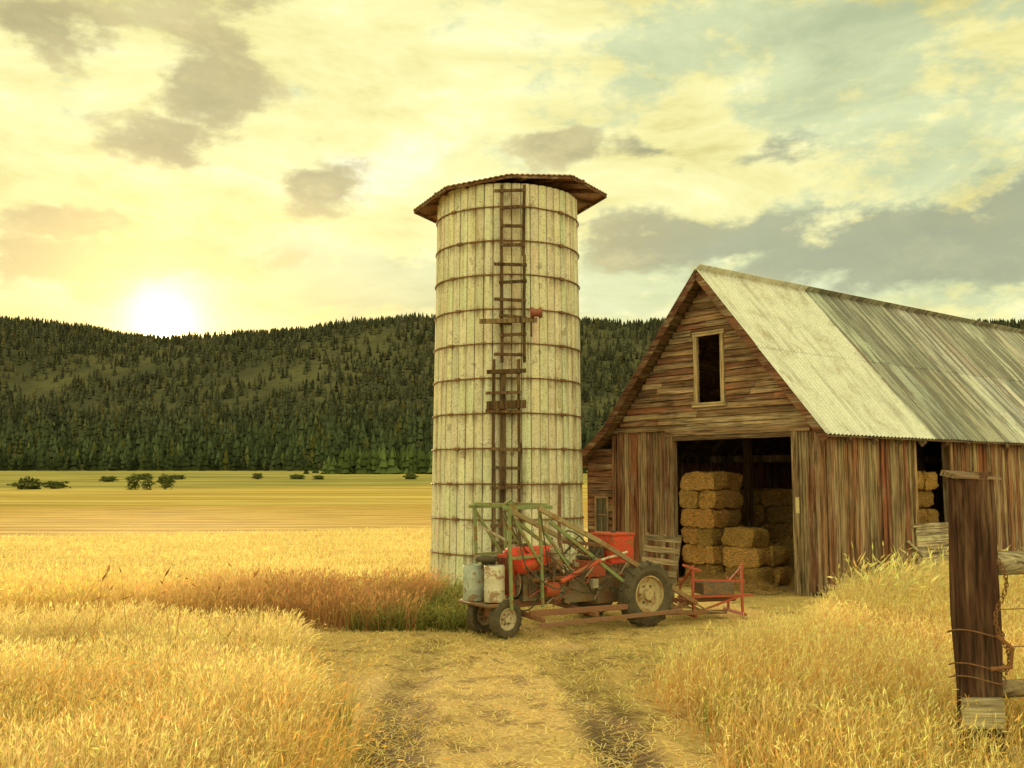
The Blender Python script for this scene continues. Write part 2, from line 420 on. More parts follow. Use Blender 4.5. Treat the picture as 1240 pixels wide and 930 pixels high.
k=(x>xr(y)+.25*wob(x,y)+rng.normal(size=N)*.08)&(lx>.12)&(x<.57*y+.8)&((x-FP[0])**2+(y-FP[1]+.35)**2>.30); x,y=x[k],y[k]; N=len(x)
h=rng.uniform(.30,.56,N)*(1+.3*wob(x*.8,y*.8))*np.clip((x-xr(y))/.6+.5,.45,1)*np.interp(y,[8,12,15,18],[1,.88,.9,1.2])
patch=(1+.25*wob(x*1.7+5,y*1.7))[:,None]
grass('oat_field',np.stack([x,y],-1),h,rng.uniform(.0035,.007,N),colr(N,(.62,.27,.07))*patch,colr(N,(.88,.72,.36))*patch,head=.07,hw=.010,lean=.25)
N=9000; x=rng.uniform(1.6,7,N); y=rng.uniform(4.5,9.5,N); k=(x>xr(y)-.15)&clumpy(x,y,.9,.02)&((x-FP[0])**2+(y-FP[1]+.25)**2>.22); x,y=x[k],y[k]; N=len(x)
grass('meadow_grass',np.stack([x,y],-1),rng.uniform(.3,.70,N),rng.uniform(.004,.009,N),colr(N,(.16,.22,.055)),colr(N,(.66,.46,.15)),lean=.4,head=.06,hw=.010,leanvar=.34)
N=1500; x=rng.uniform(5.2,9,N); y=rng.uniform(14.5,19.5,N); lx,ly=bl(x,y); k=(lx>.2)&(x>xr(y)+.2)&clumpy(x,y,.9,.0); x,y=x[k],y[k]; N=len(x)
grass('tall_oats',np.stack([x,y],-1),rng.uniform(.6,.98,N),rng.uniform(.006,.012,N),colr(N,(.45,.36,.12)),colr(N,(.88,.76,.38)),lean=.4,head=.2,hw=.03)
N=16000; x=rng.uniform(-12,-.9,N); y=rng.uniform(14.6,17.8,N); k=(x<-1.4+.4*wob(x,y))&clumpy(x,y,.5,-.35); x,y=x[k],y[k]; N=len(x)
red=np.clip((x+6.5)/3,0,1)[:,None]
grass('rough_grass',np.stack([x,y],-1),rng.uniform(.30,.62,N)*(1+.3*wob(x,y)),rng.uniform(.007,.013,N),colr(N,(.30,.15,.065))*red+colr(N,(.60,.38,.13))*(1-red),colr(N,(.54,.32,.15))*red+colr(N,(.84,.64,.28))*(1-red),head=.10,hw=.020)
N=5000; x=rng.uniform(-2.4,-.2,N); y=rng.uniform(14.6,19.3,N); k=clumpy(x,y,.9,-.2); x,y=x[k],y[k]; N=len(x)
grass('green_weeds',np.stack([x,y],-1),rng.uniform(.15,.42,N),rng.uniform(.012,.03,N),colr(N,(.10,.11,.03)),colr(N,(.32,.30,.10)),head=.05,hw=.02,leanvar=.5)
N=56000; y=17.5+30*rng.random(N)**1.2; x=rng.uniform(-.60,.05,N)*y; lx,ly=bl(x,y); k=(x<-2.0)|(((x+.1)**2+(y-21.2)**2>3.2)&(lx<-7.5)); k&=(y-.4*x<44.5); x,y=x[k],y[k]; N=len(x)
patch=(1+.2*wob(x*.4+5,y*.8))[:,None]
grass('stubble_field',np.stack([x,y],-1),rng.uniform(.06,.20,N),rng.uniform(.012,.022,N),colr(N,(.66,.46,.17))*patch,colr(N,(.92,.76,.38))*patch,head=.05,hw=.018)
N=14000; x=rng.uniform(-3,4.5,N); y=rng.uniform(5,17,N); k=(x>xl(y))&(x<xr(y))&clumpy(x,y,.55,.26); x,y=x[k],y[k]; N=len(x)
grass('track_grass',np.stack([x,y],-1),rng.uniform(.03,.12,N),rng.uniform(.005,.01,N),colr(N,(.24,.20,.06)),colr(N,(.64,.50,.18)),head=.02,hw=.008,leanvar=.7)
N=60000; x=rng.uniform(-3.2,6,N); y=rng.uniform(5.5,19,N); k=(x>xl(y)-.2)&(x<xr(y)+.2)&clumpy(x,y,1.6,-.12); x,y=x[k],y[k]; N=len(x)
a=rng.uniform(0,np.pi,N); Ls=rng.uniform(.015,.070,N); dd=np.stack([np.cos(a),np.sin(a),rng.uniform(-.1,.35,N)],-1)*Ls[:,None]; sd=np.stack([-np.sin(a),np.cos(a),np.zeros(N)],-1)*.0035
c=np.stack([x,y,np.array([near(p,q) for p,q in zip(x,y)])+.014],-1)
V=np.stack([c-dd-sd,c-dd+sd,c+dd+sd,c+dd-sd],1); C=np.repeat(colr(N,(.84,.64,.30),.4)[:,None],4,1)
npmesh('straw_litter',V.reshape(-1,3),np.arange(N*4).reshape(N,4),np.clip(C,0,1).reshape(-1,3),GR)
N=24; x=rng.uniform(-4.9,-2.7,N); y=rng.uniform(10,12,N)
grass('seed_head_stalks',np.stack([x,y],-1),rng.uniform(.9,1.3,N),np.full(N,.010),colr(N,(.3,.18,.07)),colr(N,(.34,.19,.08)),lean=.3,head=.15,hw=.032,droop=.6)

# ------------------------------------------------------------ silo
silo=empty('silo',(-.1,21.2,0))
NS=50; ROW=.70; HT=8.2; nrow=int(HT/ROW)+1
m,g,o=newmat('silo_stave_concrete'); co=objco(g); vc=vcol(g)
zc_=g.n('ShaderNodeSeparateXYZ',{0:co}).outputs[2]
s1=g.noise(g.map(co,(6,6,.45)),1.0,5,.7,.3); s2=g.noise(co,3.2,5,.72); s3=g.noise(co,26,4,.72)
fr=g.m('FRACT',g.m('DIVIDE',g.m('ADD',zc_,g.m('MULTIPLY',g.m('SUBTRACT',s2,.5),.16)),ROW))
jn=g.m('MAXIMUM',g.st(fr,.6,1.0),g.m('SUBTRACT',1.0,g.st(fr,0,.10)))
c=g.mix(g.m('MULTIPLY',g.st(s1,.48,.66),.6),vc,(.30,.235,.15))
c=g.mix(g.m('MULTIPLY',g.st(s2,.46,.62),.55),c,(.72,.69,.60))
c=g.mix(g.m('MULTIPLY',jn,g.m('MULTIPLY',g.st(s1,.42,.58),.65)),c,(.17,.10,.055))
c=g.mix(g.m('MULTIPLY',g.st(s2,.58,.66),.6),c,(.23,.17,.105))
c=g.mix(.8,c,g.ramp(s3,[(.30,.38),(.50,1.1)]),'MULTIPLY')
finish(g,o,c,.92,g.m('ADD',s3,s2),.8,.03,spec=.15); CONC=m
def rad(z): return 1.62-.10*z/HT
mb=MB()
for i in range(NS):
    a0=2*math.pi*i/NS; a1=2*math.pi*(i+1)/NS; gap=.006; sc_=jc((.62,.57,.45),.08)
    z=0
    while z<HT-.05:
        z0=z+.005+random.uniform(0,.006); z1=min(z+ROW,HT)-.006
        if z1-z0>.06:
            col=jc(sc_,.09); dr=random.uniform(-.008,.008)
            vs=[]
            for zz_ in(z0,z1):
                r=rad(zz_)+dr
                for k in range(4):
                    a=a0+gap+(a1-a0-2*gap)*k/3; rr=r-(.018 if k in(0,3) else 0)
                    vs.append((rr*math.cos(a),rr*math.sin(a),zz_))
                for k in(3,0):
                    a=a0+gap+(a1-a0-2*gap)*k/3; vs.append(((r-.09)*math.cos(a),(r-.09)*math.sin(a),zz_))
            fs_=[(k,k+1,k+7,k+6) for k in range(5)]+[(5,0,6,11),(6,7,8,9,10,11),(5,4,3,2,1,0)]
            mb.add(vs,fs_,col)
        z+=ROW
mb.build('staves',CONC,silo)
mb=MB(); mb.rev([(1.50,0),(1.42,HT)],Matrix(),(.06,.04,.02),48); mb.build('inner_wall',CONC,silo)
mb=MB()
for k in range(1,nrow+1):
    zc=k*ROW
    if zc>HT: continue
    r=rad(zc)+.017
    zo=[.012*noise.noise(Vector((q*.4,k*3.1,0))) for q in range(64)]
    pts_=[(r*math.cos(2*math.pi*q/64),r*math.sin(2*math.pi*q/64),zc+zo[q%64]) for q in range(65)]; pts_[64]=pts_[0]
    mb.tube(pts_,.014,jc((.16,.085,.045)),6,False)
    for q in range(4):
        a=-math.pi/2+.8*(-1)**k+q*1.6
        p=Vector((r*math.cos(a),r*math.sin(a),zc)); tg=Vector((-math.sin(a),math.cos(a),0))
        mb.beam(p-tg*.06,p+tg*.06,.05,.05,(.12,.07,.04))
mb.build('hoops',HOOP,silo)
mb=MB(); Wd=(.085,.05,.026)
LW=wood('ladder_wood',2,1.0,(.15,.10,.06))
def lad(xc,z0,z1,wd,sp):
    for sx in(-1,1):
        zs_=np.linspace(z0,z1,6)
        for a,b in zip(zs_[:-1],zs_[1:]):
            ra,rb=rad(a)+.13,rad(b)+.13
            mb.beam((xc+sx*wd/2+random.uniform(-.012,.012),-ra,a),(xc+sx*wd/2+random.uniform(-.012,.012),-rb,b+.01),.065,.07,jc(Wd))
    z=z0+.15
    while z<z1-.05:
        r=rad(z)+.18; t_=random.uniform(-.02,.03)
        ex=random.choice([.03,.04,.06,.16])
        if random.random()>.05: mb.beam((xc-wd/2-ex,-r,z+t_),(xc+wd/2+random.uniform(.01,.06),-r,z-t_),.04,.06,jc((.11,.065,.035),.4))
        z+=random.uniform(.33,.42)
lad(.12,4.5,8.1,.44,0); lad(-.01,.4,4.55,.50,0)
for z in(3.6,3.68,4.30): mb.beam((-.40,-rad(z)-.2,z),(.38,-rad(z)-.2,z+.03),.05,.08,jc(Wd))
mb.beam((-.55,-1.82,5.30),(.60,-1.82,5.33),.06,.09,(.2,.14,.08)); mb.beam((-.45,-1.82,5.30),(.1,-1.5,5.30),.05,.05,Wd)
mb.beam((.48,-1.80,5.0),(.48,-1.80,5.34),.04,.04,Wd)
mb.box((-.14,-1.66,.5),(-.02,-1.645,4.3),(.13,.085,.05))
mb.build('ladder',LW,silo)
mb=MB(); M=Matrix.Translation((.58,-1.84,5.47))@Matrix.Rotation(R(90),4,'Y')
mb.rev([(0,-.12),(.08,-.12),(.12,-.09),(.08,-.03),(.08,.03),(.12,.09),(.08,.12),(0,.12)],M,(.26,.07,.05),20); mb.build('pulley',METAL,silo,True)
T=Matrix.Translation((0.05,0,HT+.03))@Matrix.Rotation(R(-5.0),4,'Y')@Matrix.Rotation(R(-3),4,'X')
mb=MB(); ap=Vector((-.50,0,.42)); RR=[2.14,2.0,2.05,2.0,2.12,1.86,1.70,1.86]
ring=[Vector((RR[k]*math.cos(2*math.pi*k/8),RR[k]*math.sin(2*math.pi*k/8),random.uniform(-.02,.02))) for k in range(8)]
for k in range(8):
    a,b=ring[k],ring[(k+1)%8]; nseg=12
    for q in range(nseg):
        p0=a.lerp(b,q/nseg); p1=a.lerp(b,(q+1)/nseg); pm=(p0+p1)/2+Vector((0,0,.02)); col=jc((.28,.15,.09),.25)
        vs=[T@p0,T@pm,T@p1,T@ap, T@(p0-Vector((0,0,.02))),T@(pm-Vector((0,0,.02))),T@(p1-Vector((0,0,.02))),T@(ap-Vector((0,0,.05)))]
        mb.add(vs,[(0,1,3),(1,2,3),(5,4,7),(6,5,7),(4,5,1,0),(5,6,2,1)],col)
mb.build('roof',METAL,silo)
mb=MB()
for k in range(16):
    a=2*math.pi*(k+.5)/16; rr=1.62 if 9<k<14 else 1.88; e=Vector((rr*math.cos(a),rr*math.sin(a),-.05)); mb.beam(T@Vector((-.3,0,.26)),T@e,.05,.07,jc((.16,.075,.04)))
for k in range(8): mb.beam(T@(ring[k]*.985-Vector((0,0,.05))),T@(ring[(k+1)%8]*.985-Vector((0,0,.05))),.04,.05,(.13,.06,.03))
mb.build('roof_rafters',W_X,silo)

# ------------------------------------------------------------ barn
barn=empty('barn',(BO[0],BO[1],0),BA)
RED=[(.25,.095,.055),(.28,.135,.078),(.22,.10,.062),(.27,.17,.108),(.31,.215,.14),(.17,.078,.05)]
GAB=[(.27,.155,.092),(.33,.205,.125),(.21,.115,.07),(.36,.25,.16),(.27,.12,.075)]
AP=(-2.78,6.60)
prof=[(-6.8,2.52),(-5.6,3.38),AP,(.24,3.02)]
SLP=(6.60-3.02)/(2.78+.24)
def zr(x): return float(np.interp(x,[p[0] for p in prof],[p[1] for p in prof]))
BL=26.0
wallv=MB(); wallh=MB(); wally=MB(); trimz=MB(); trimx=MB(); trimy=MB()
def vboards(mbx,x0,x1,z0,ztop,y=0,side=False,pal=RED,thick=.025):
    x=x0
    while x<x1-.02:
        wd=min(random.uniform(.13,.21),x1-x); 
        if x1-(x+wd)<.05: wd=x1-x
        zt=ztop(x+wd/2) if callable(ztop) else ztop
        o_=random.uniform(0,.018); col=jc(random.choice(pal),.22); zb=z0+random.uniform(0,.10) if z0<.3 else z0
        g_=random.uniform(.006,.020)
        if side: mbx.box((-thick+o_,x+g_,zb),(o_,x+wd,zt-random.uniform(0,.01)),col)
        else: mbx.box((x+g_,-o_,zb),(x+wd,thick-o_,zt),col)
        if random.random()<.4:
            if side: mbx.box((o_+.002,x-.018,zb+.02),(o_+.026,x+.022,zt-.02),jc(col,.2))
            else: mbx.box((x-.018,-o_-.026,zb+.02),(x+.022,-o_-.002,zt-.02),jc(col,.2))
        x+=wd
vboards(wallv,-5.6,-3.78,0,3.24); vboards(wallv,-.72,0,0,3.15,pal=GAB+RED)
vboards(wallv,-3.78,-.72,3.12,3.24,pal=GAB)
def hrow(xa,xb,z,h,pal,holes=()):
    segs=[(xa,xb)]
    for hx0,hx1,hz0,hz1 in holes:
        if z+h>hz0+.01 and z<hz1-.01:
            ns=[]
            for a,b in segs:
                if hx0>a and hx1<b: ns+=[(a,hx0),(hx1,b)]
                elif hx0<=a<hx1: ns.append((hx1,b))
                elif a<hx1 and hx0<b: ns.append((a,hx0))
                else: ns.append((a,b))
            segs=ns
    for a,b in segs:
        if b-a<.05: continue
        cuts=[a]
        if b-a>1.6: cuts.append(random.uniform(a+.5,b-.5))
        cuts.append(b)
        for p,q in zip(cuts[:-1],cuts[1:]):
            t_=random.uniform(-.010,.010)
            vs=[(p+.003,-.004,z+t_+h-.004),(q-.003,-.004,z-t_+h-.004),(q-.003,-.040,z-t_+.002),(p+.003,-.040,z+t_+.002),
                (p+.003,.02,z+h-.004),(q-.003,.02,z+h-.004),(q-.003,.02,z+.002),(p+.003,.02,z+.002)]
            wallh.add(vs,[(3,2,1,0),(4,5,6,7),(0,1,5,4),(2,3,7,6),(1,2,6,5),(3,0,4,7)],jc(random.choice(pal),.3))
z=0.02
while z<2.75:
    h=.16; hrow(-6.5,-5.6,z,h,RED+GAB,[(-6.2,-5.85,1.0,1.75)]); z+=h
z=3.24; WIN=(-3.06,-2.44,3.80,5.22)
while z<6.5:
    h=.135
    xa=float(np.interp(z+h,[2.52,3.38,6.60],[-6.8,-5.6,-2.78]))+.07; xb=-2.78+(6.60-(z+h))/SLP-.07
    if z<3.3: xa=-5.55
    if xb-xa>.15: hrow(xa,min(xb,0),z,h,GAB,[WIN])
    z+=h
OP=(3.1,4.5,1.24,3.0)
vboards(wally,.0,OP[0],0,3.2,side=True); vboards(wally,OP[1],BL,0,3.2,side=True)
vboards(wally,OP[0],OP[1],OP[3],3.2,side=True)
GREY=[(.46,.38,.28),(.38,.32,.23),(.52,.44,.32)]
z=.05
while z<1.22:
    h=.125; trimy.box((.03,OP[0]-.08+random.uniform(-.04,.04),z),(.055,OP[1]+.05+random.uniform(-.05,.06),z+h-.012),jc(random.choice(GREY))); z+=h
bw=MB()
y=0
while y<BL: bw.box((-6.55,y,0),(-6.52,y+.22,2.66),jc(RED[0])); y+=.224
x=-6.5
while x<0: bw.box((x,BL-.02,0),(x+.2,BL+.01,zr(x+.1)-.05),jc(RED[1])); x+=.204
bw.build('rear_walls',W_Z,barn)
wallv.build('front_boards',W_Z,barn); wallh.build('clapboards',W_X,barn); wally.build('side_boards',W_Z,barn)
BR=(.13,.075,.045)
trimz.box((-3.92,-.06,0),(-3.76,.06,3.12),(.20,.12,.07)); trimz.box((-.74,-.06,0),(-.60,.06,3.12),(.28,.19,.12))
trimx.box((-3.98,-.075,3.12),(-.3,-.035,3.24),(.26,.16,.10)); trimx.box((-3.80,-.05,3.02),(-.70,.05,3.115),(.13,.08,.05))
trimx.box((-5.6,-.062,3.245),(0.02,-.044,3.30),(.30,.19,.12))
trimz.box((-.13,-.055,0),(-.0,-.03,3.15),(.26,.14,.085)); trimz.box((.03,-.05,0),(.055,.11,3.1),(.24,.11,.07))
trimz.box((-5.66,-.055,0),(-5.54,-.042,3.2),(.22,.115,.07))
fw=(.42,.31,.19)
trimz.box((-3.16,-.06,3.80),(-3.06,-.0,5.22),fw); trimz.box((-2.44,-.06,3.80),(-2.34,-.0,5.22),fw)
trimx.box((-3.18,-.065,5.22),(-2.32,-.0,5.31),fw); trimx.box((-3.2,-.08,3.71),(-2.30,-.0,3.80),fw)
trimz.box((-6.24,-.06,1.0),(-6.2,-.0,1.75),fw); trimz.box((-5.85,-.06,1.0),(-5.81,-.0,1.75),fw)
trimx.box((-6.24,-.062,1.75),(-5.81,0,1.80),fw); trimx.box((-6.24,-.062,.95),(-5.81,0,1.0),fw); trimx.box((-6.2,-.04,1.36),(-5.85,-.02,1.39),fw)
trimz.box((-6.035,-.045,1.0),(-6.015,-.021,1.36),fw); trimz.box((-6.035,-.045,1.39),(-6.015,-.021,1.75),fw)
trimz.box((.028,OP[0]-.1,OP[2]+.03),(.06,OP[0],3.0),(.32,.2,.12)); trimz.box((.028,OP[1],OP[2]+.03),(.06,OP[1]+.09,3.0),(.32,.2,.12))
trimy.box((.03,OP[0]-.25,1.22),(.075,OP[1]+.12,1.27),GREY[0]); trimy.beam((.08,2.6,.95),(.08,3.2,.62),.03,.05,GREY[0])
for (xa,za),(xb,zb) in zip(prof[:-1],prof[1:]):
    trimx.beam((xa,-.36,za-.10),(xb,-.36,zb-.10),.03,.16,jc((.15,.065,.04)))
for i,((xa,za),(xb,zb)) in enumerate(zip(prof[:-1],prof[1:])):
    Ln=math.hypot(xb-xa,zb-za); n_=int(Ln/.2)
    for q in range(n_):
        f0=(q+.05)/n_; f1=(q+.93)/n_
        p=Vector((xa+(xb-xa)*f0,0,za+(zb-za)*f0-.05)); r_=Vector((xa+(xb-xa)*f1,0,za+(zb-za)*f1-.05))
        col=jc((.16,.10,.06)); a=Vector((0,-.345,0)); b=Vector((0,BL+.3,0)); dn=Vector((0,0,.02))
        vs=[p+a,r_+a,r_+b,p+b]; vs+=[v+dn for v in vs]
        trimy.add(vs,[(0,1,2,3),(7,6,5,4),(0,4,5,1),(1,5,6,2),(2,6,7,3),(3,7,4,0)],col)
y=.4
rf=MB()
while y<BL:
    for (xa,za),(xb,zb) in zip(prof[:-1],prof[1:]): rf.beam((xa,y,za-.12),(xb,y,zb-.12),.05,.12,jc(BR))
    if int(y)%3==0 and y>2.5: rf.box((-6.5,y,2.6),(0,y+.05,2.76),jc((.08,.045,.028)))
    y+=.9
for yy_ in(3,6,9,12): 
    for xx_ in(-4.3,-1.6): rf.box((xx_,yy_,0),(xx_+.15,yy_+.15,4.4),jc(BR))
for yy_ in(0.05,3.0,4.55,8): rf.box((-.17,yy_,0),(-.03,yy_+.12,3.0),jc(BR))
rf.build('rafters_and_posts',W_Z,barn)
trimz.build('posts_and_frames',W_Z,barn,bevel=.004); trimx.build('headers_and_rakes',W_X,barn); trimy.build('sheathing',W_Y,barn)
m,g,o=newmat('dusty_glass'); finish(g,o,g.mix(g.noise(objco(g),6,4),(.03,.035,.03),(.12,.12,.09)),.25); GL=m
mb=MB(); mb.box((-6.2,-.018,1.0),(-5.85,-.012,1.75),(.1,.1,.1)); mb.build('window_glass',GL,barn)
m,g,o=newmat('corrugated_roof'); co=objco(g); vc=vcol(g)
sep=g.n('ShaderNodeSeparateXYZ',{0:co})
stk=g.noise(g.map(co,(.5,7,.5)),1.0,5,.65); sp_=g.noise(co,1.8,5,.75,.3); fi=g.noise(co,30,3,.6)
new=g.m('SUBTRACT',1.0,g.st(g.m('ADD',sep.outputs[1],g.m('MULTIPLY',g.m('SUBTRACT',sp_,.5),.35)),3.40,3.52))
c=g.mix(g.m('MULTIPLY',g.st(stk,.42,.58),.85),vc,(.13,.125,.12))
c=g.mix(g.m('MULTIPLY',g.st(stk,.62,.71),.6),c,(.30,.12,.06))
c=g.mix(g.m('MULTIPLY',g.st(sp_,.58,.70),.45),c,(.27,.17,.11))
newc=g.mix(g.st(sp_,.45,.72),(.72,.72,.70),(.52,.49,.44)); newc=g.mix(g.m('MULTIPLY',g.st(stk,.5,.66),.5),newc,(.38,.36,.32))
newc=g.mix(g.m('MULTIPLY',g.st(sp_,.60,.72),.5),newc,(.42,.30,.20))
c=g.mix(g.m('MULTIPLY',new,.9),c,newc)
c=g.mix(.6,c,g.ramp(fi,[(.3,.6),(.7,1.15)]),'MULTIPLY')
finish(g,o,c,.5,fi,.2,.012,.2,.45); ROOF=m
mb=MB()
for si,((xa,za),(xb,zb)) in enumerate(zip(prof[:-1],prof[1:])):
    nrm=Vector((-(zb-za),0,xb-xa)).normalized()
    nrows=2 if si!=0 else 1
    PW_=.13; per=4; ny=int((BL+.75)/PW_*per)
    hi_first=za>zb
    for r_ in range(nrows):
        f0,f1=r_/nrows,(r_+1)/nrows
        def P_(f,lift): return Vector((xa+(xb-xa)*f,0,za+(zb-za)*f))+nrm*lift
        l0,l1=((.004,.014) if hi_first else (.014,.004))
        a_=P_(f0-(.01 if r_ else 0),l0); b_=P_(f1+(.01 if r_<nrows-1 else 0),l1)
        o0=len(mb.v); cl=None
        for k in range(ny+1):
            y_=-.38+k*PW_/per; w_=.024*math.sin(2*math.pi*k/per+.4); ln=.018*noise.noise(Vector((y_*.8,r_*3,si)))
            mb.v.append(tuple(a_+nrm*w_+Vector((0,y_,ln)))); mb.v.append(tuple(b_+nrm*w_+Vector((0,y_,ln))))
        for k in range(ny):
            if k%24==0: cl=jc(random.choice([(.44,.44,.43),(.52,.52,.50),(.33,.33,.32),(.38,.36,.33)]),.2)
            mb.f.append((o0+2*k,o0+2*k+1,o0+2*k+3,o0+2*k+2)); mb.c.append(cl)
ob=mb.build('metal_roof',ROOF,barn,True)
mb=MB(); mb.beam((AP[0]-.07,-.39,AP[1]+.0),(AP[0]-.07,BL+.3,AP[1]+.0),.17,.01,(.40,.38,.34),up=(.6,0,.8))
mb.beam((AP[0]+.07,-.39,AP[1]+.0),(AP[0]+.07,BL+.3,AP[1]+.0),.17,.01,(.40,.38,.34),up=(-.6,0,.8)); mb.v=[(a,b,c+.03) for a,b,c in mb.v]
mb.build('ridge_cap',ROOF,barn)
mb=MB(); mb.box((-6.5,.02,0),(-.03,BL,.03),(.22,.15,.08)); mb.build('dirt_floor',W_X,barn)
mb=MB(); mb.box((-.66,-.075,1.55),(-.58,-.062,1.85),(.6,.5,.3)); mb.build('door_notice',METAL,barn)

# hay bales
m,g,o=newmat('hay'); co=objco(g); vc=vcol(g)
h1=g.noise(g.map(co,(1,1,4)),14,5,.8,1.2); h2=g.noise(g.map(co,(5,5,30)),3,3,.7,.5)
c=g.mix(1.0,vc,g.ramp(g.m('MULTIPLY',g.m('ADD',h1,h2),.5),[(.38,.14),(.5,.85),(.62,1.7)]),'MULTIPLY')
finish(g,o,c,.95,g.m('ADD',h1,h2),1.0,.08,spec=.1); HAY=m
def stack(name,cells,parent_loc,rz,base=(.66,.37,.13)):
    e=empty(name,parent_loc,rz); mb=MB(); st_=MB()
    for (cx,cy,cz,lx,ly,lz) in cells:
        cx+=random.uniform(-.05,.05); cy+=random.uniform(-.05,.05); rot=random.uniform(-.09,.09); tl=random.uniform(-.035,.035)
        col=jc(base,.25)
        M=Matrix.Translation((cx,cy,cz))@Matrix.Rotation(rot,4,'Z')@Matrix.Rotation(tl,4,'Y')
        def pt(u,v,w_):
            p=Vector(((u-.5)*lx,(v-.5)*ly,(w_-.5)*lz))
            rr=1-.09*((abs(2*u-1)**4)*(abs(2*w_-1)**4)); p*=rr
            q=M@p; n_=noise.noise_vector(q*4)*.05+noise.noise_vector(q*15)*.03
            gk=.016*sum(math.exp(-((u-k)/.03)**2) for k in(.3,.7)); s_=1-gk*3
            return M@Vector((p.x,p.y*s_,p.z*s_))+n_
        def face(fu,a,b):
            vs=[fu(i/a,j/b) for j in range(b+1) for i in range(a+1)]
            mb.add(vs,[(j*(a+1)+i,j*(a+1)+i+1,(j+1)*(a+1)+i+1,(j+1)*(a+1)+i) for j in range(b) for i in range(a)],col)
        face(lambda i,j:pt(i,0,j),14,6); face(lambda i,j:pt(1-i,1,j),14,6)
        face(lambda i,j:pt(0,1-i,j),8,6); face(lambda i,j:pt(1,i,j),8,6)
        face(lambda i,j:pt(i,j,1),14,8); face(lambda i,j:pt(i,1-j,0),14,8)
        for _ in range(220):
            u,v,w_=[random.random() for _ in range(3)]; k=random.choice([0,1,2])
            if k==0:v=random.choice([0,1])
            elif k==1:u=random.choice([0,1])
            else: w_=1
            p=pt(u,v,w_); d_=Vector((random.uniform(-1,1),random.uniform(-1,1),random.uniform(-.8,.5))).normalized()*random.uniform(.03,.12)
            s_=d_.cross(Vector((.3,.5,.8))).normalized()*.0045
            st_.add([p-s_,p+s_,p+d_],[(0,1,2)],jc((.80,.52,.22),.35))
    mb.build('bales',HAY,e,True); st_.build('loose_straw',HAY,e); return e
c1=[];bh=.385
for k in range(6):
    if k%2: c1+= [(-3.28,.36,bh*(k+.5),.85,.5,bh-.01),(-3.28,.88,bh*(k+.5),.85,.5,bh-.01)]
    else: c1+= [(-3.50,.60,bh*(k+.5),.43,.98,bh-.01),(-3.05,.60,bh*(k+.5),.43,.98,bh-.01)]
stack('hay_bale_stack',c1,(BO[0],BO[1],.03),BA)
c2=[(-2.28,.50,bh*(k+.5),.88 if k<2 else .80,.5,bh-.01) for k in range(3)]+[(-2.2,1.05,bh*(k+.5),.9,.5,bh-.01) for k in range(2)]
stack('hay_bale_stack',c2,(BO[0],BO[1],.03),BA)
c3=[]
for k in range(6):
    for xx_ in(-4.6,-3.6,-2.6,-1.6,-.75):
        if xx_<-2 and k>4: continue
        for yy_ in (3.6,4.15): c3.append((xx_+(.1 if k%2 else 0),yy_,bh*(k+.5),.9,.5,bh-.01))
for k in range(5): c3+=[(-.75,2.4,bh*(k+.5),.85,.5,bh-.01),(-.75,2.95,bh*(k+.5),.85,.5,bh-.01)]
stack('hay_bale_stack',c3,(BO[0],BO[1],.03),BA)
def heap(cx,cy,rx,ry,hh,n):
    e=empty('loose_hay_heap',(BO[0],BO[1],.02),BA); mb=MB(); st_=MB()
    def hf(u,v):
        r=math.hypot(u,v); b=max(0,1-r**1.7)
        x_=cx+u*rx; y_=cy+v*ry
        return Vector((x_,y_,hh*b*(1+.35*noise.noise(Vector((x_*2.5,y_*2.5,4))))+.06*b**.3*noise.noise(Vector((x_*9,y_*9,1)))))
    K=26; vs=[hf(2*i/K-1,2*j/K-1) for j in range(K+1) for i in range(K+1)]
    mb.add(vs,[(j*(K+1)+i,j*(K+1)+i+1,(j+1)*(K+1)+i+1,(j+1)*(K+1)+i) for j in range(K) for i in range(K)],(.52,.30,.11))
    for _ in range(n):
        a=random.uniform(0,6.283); q=random.random()**.5*.98; p=hf(q*math.cos(a),q*math.sin(a)); p.z+=.01
        d_=Vector((random.uniform(-1,1),random.uniform(-1,1),random.uniform(-.3,.7))).normalized()*random.uniform(.04,.14); s_=d_.cross(Vector((.3,.5,.8))).normalized()*.0045
        st_.add([p-s_,p+s_,p+d_],[(0,1,2)],jc((.78,.50,.21),.35))
    mb.build('heap',HAY,e,True); st_.build('straws',HAY,e)
heap(-1.05,1.5,.75,.8,1.35,3500); heap(-2.4,-.02,1.35,.5,.24,3500); heap(-2.5,2.4,1.0,.8,.9,1500)
mb=MB()
for _ in range(6000):
    x=random.uniform(-3.9,-.5); y=random.gauss(-.35,.6); z=.02+.03*random.random()
    if y>.5: continue
    a=random.uniform(0,6.28); d_=Vector((math.cos(a),math.sin(a),random.uniform(-.2,.5)))*random.uniform(.04,.11); p=Vector((x,y,z)); s_=d_.cross(Vector((0,0,1))).normalized()*.004
    mb.add([p-s_,p+s_,p+d_],[(0,1,2)],jc((.78,.53,.23),.3))
o_=mb.build('loose_straw',HAY); o_.location=(BO[0],BO[1],0); o_.rotation_euler=(0,0,BA)

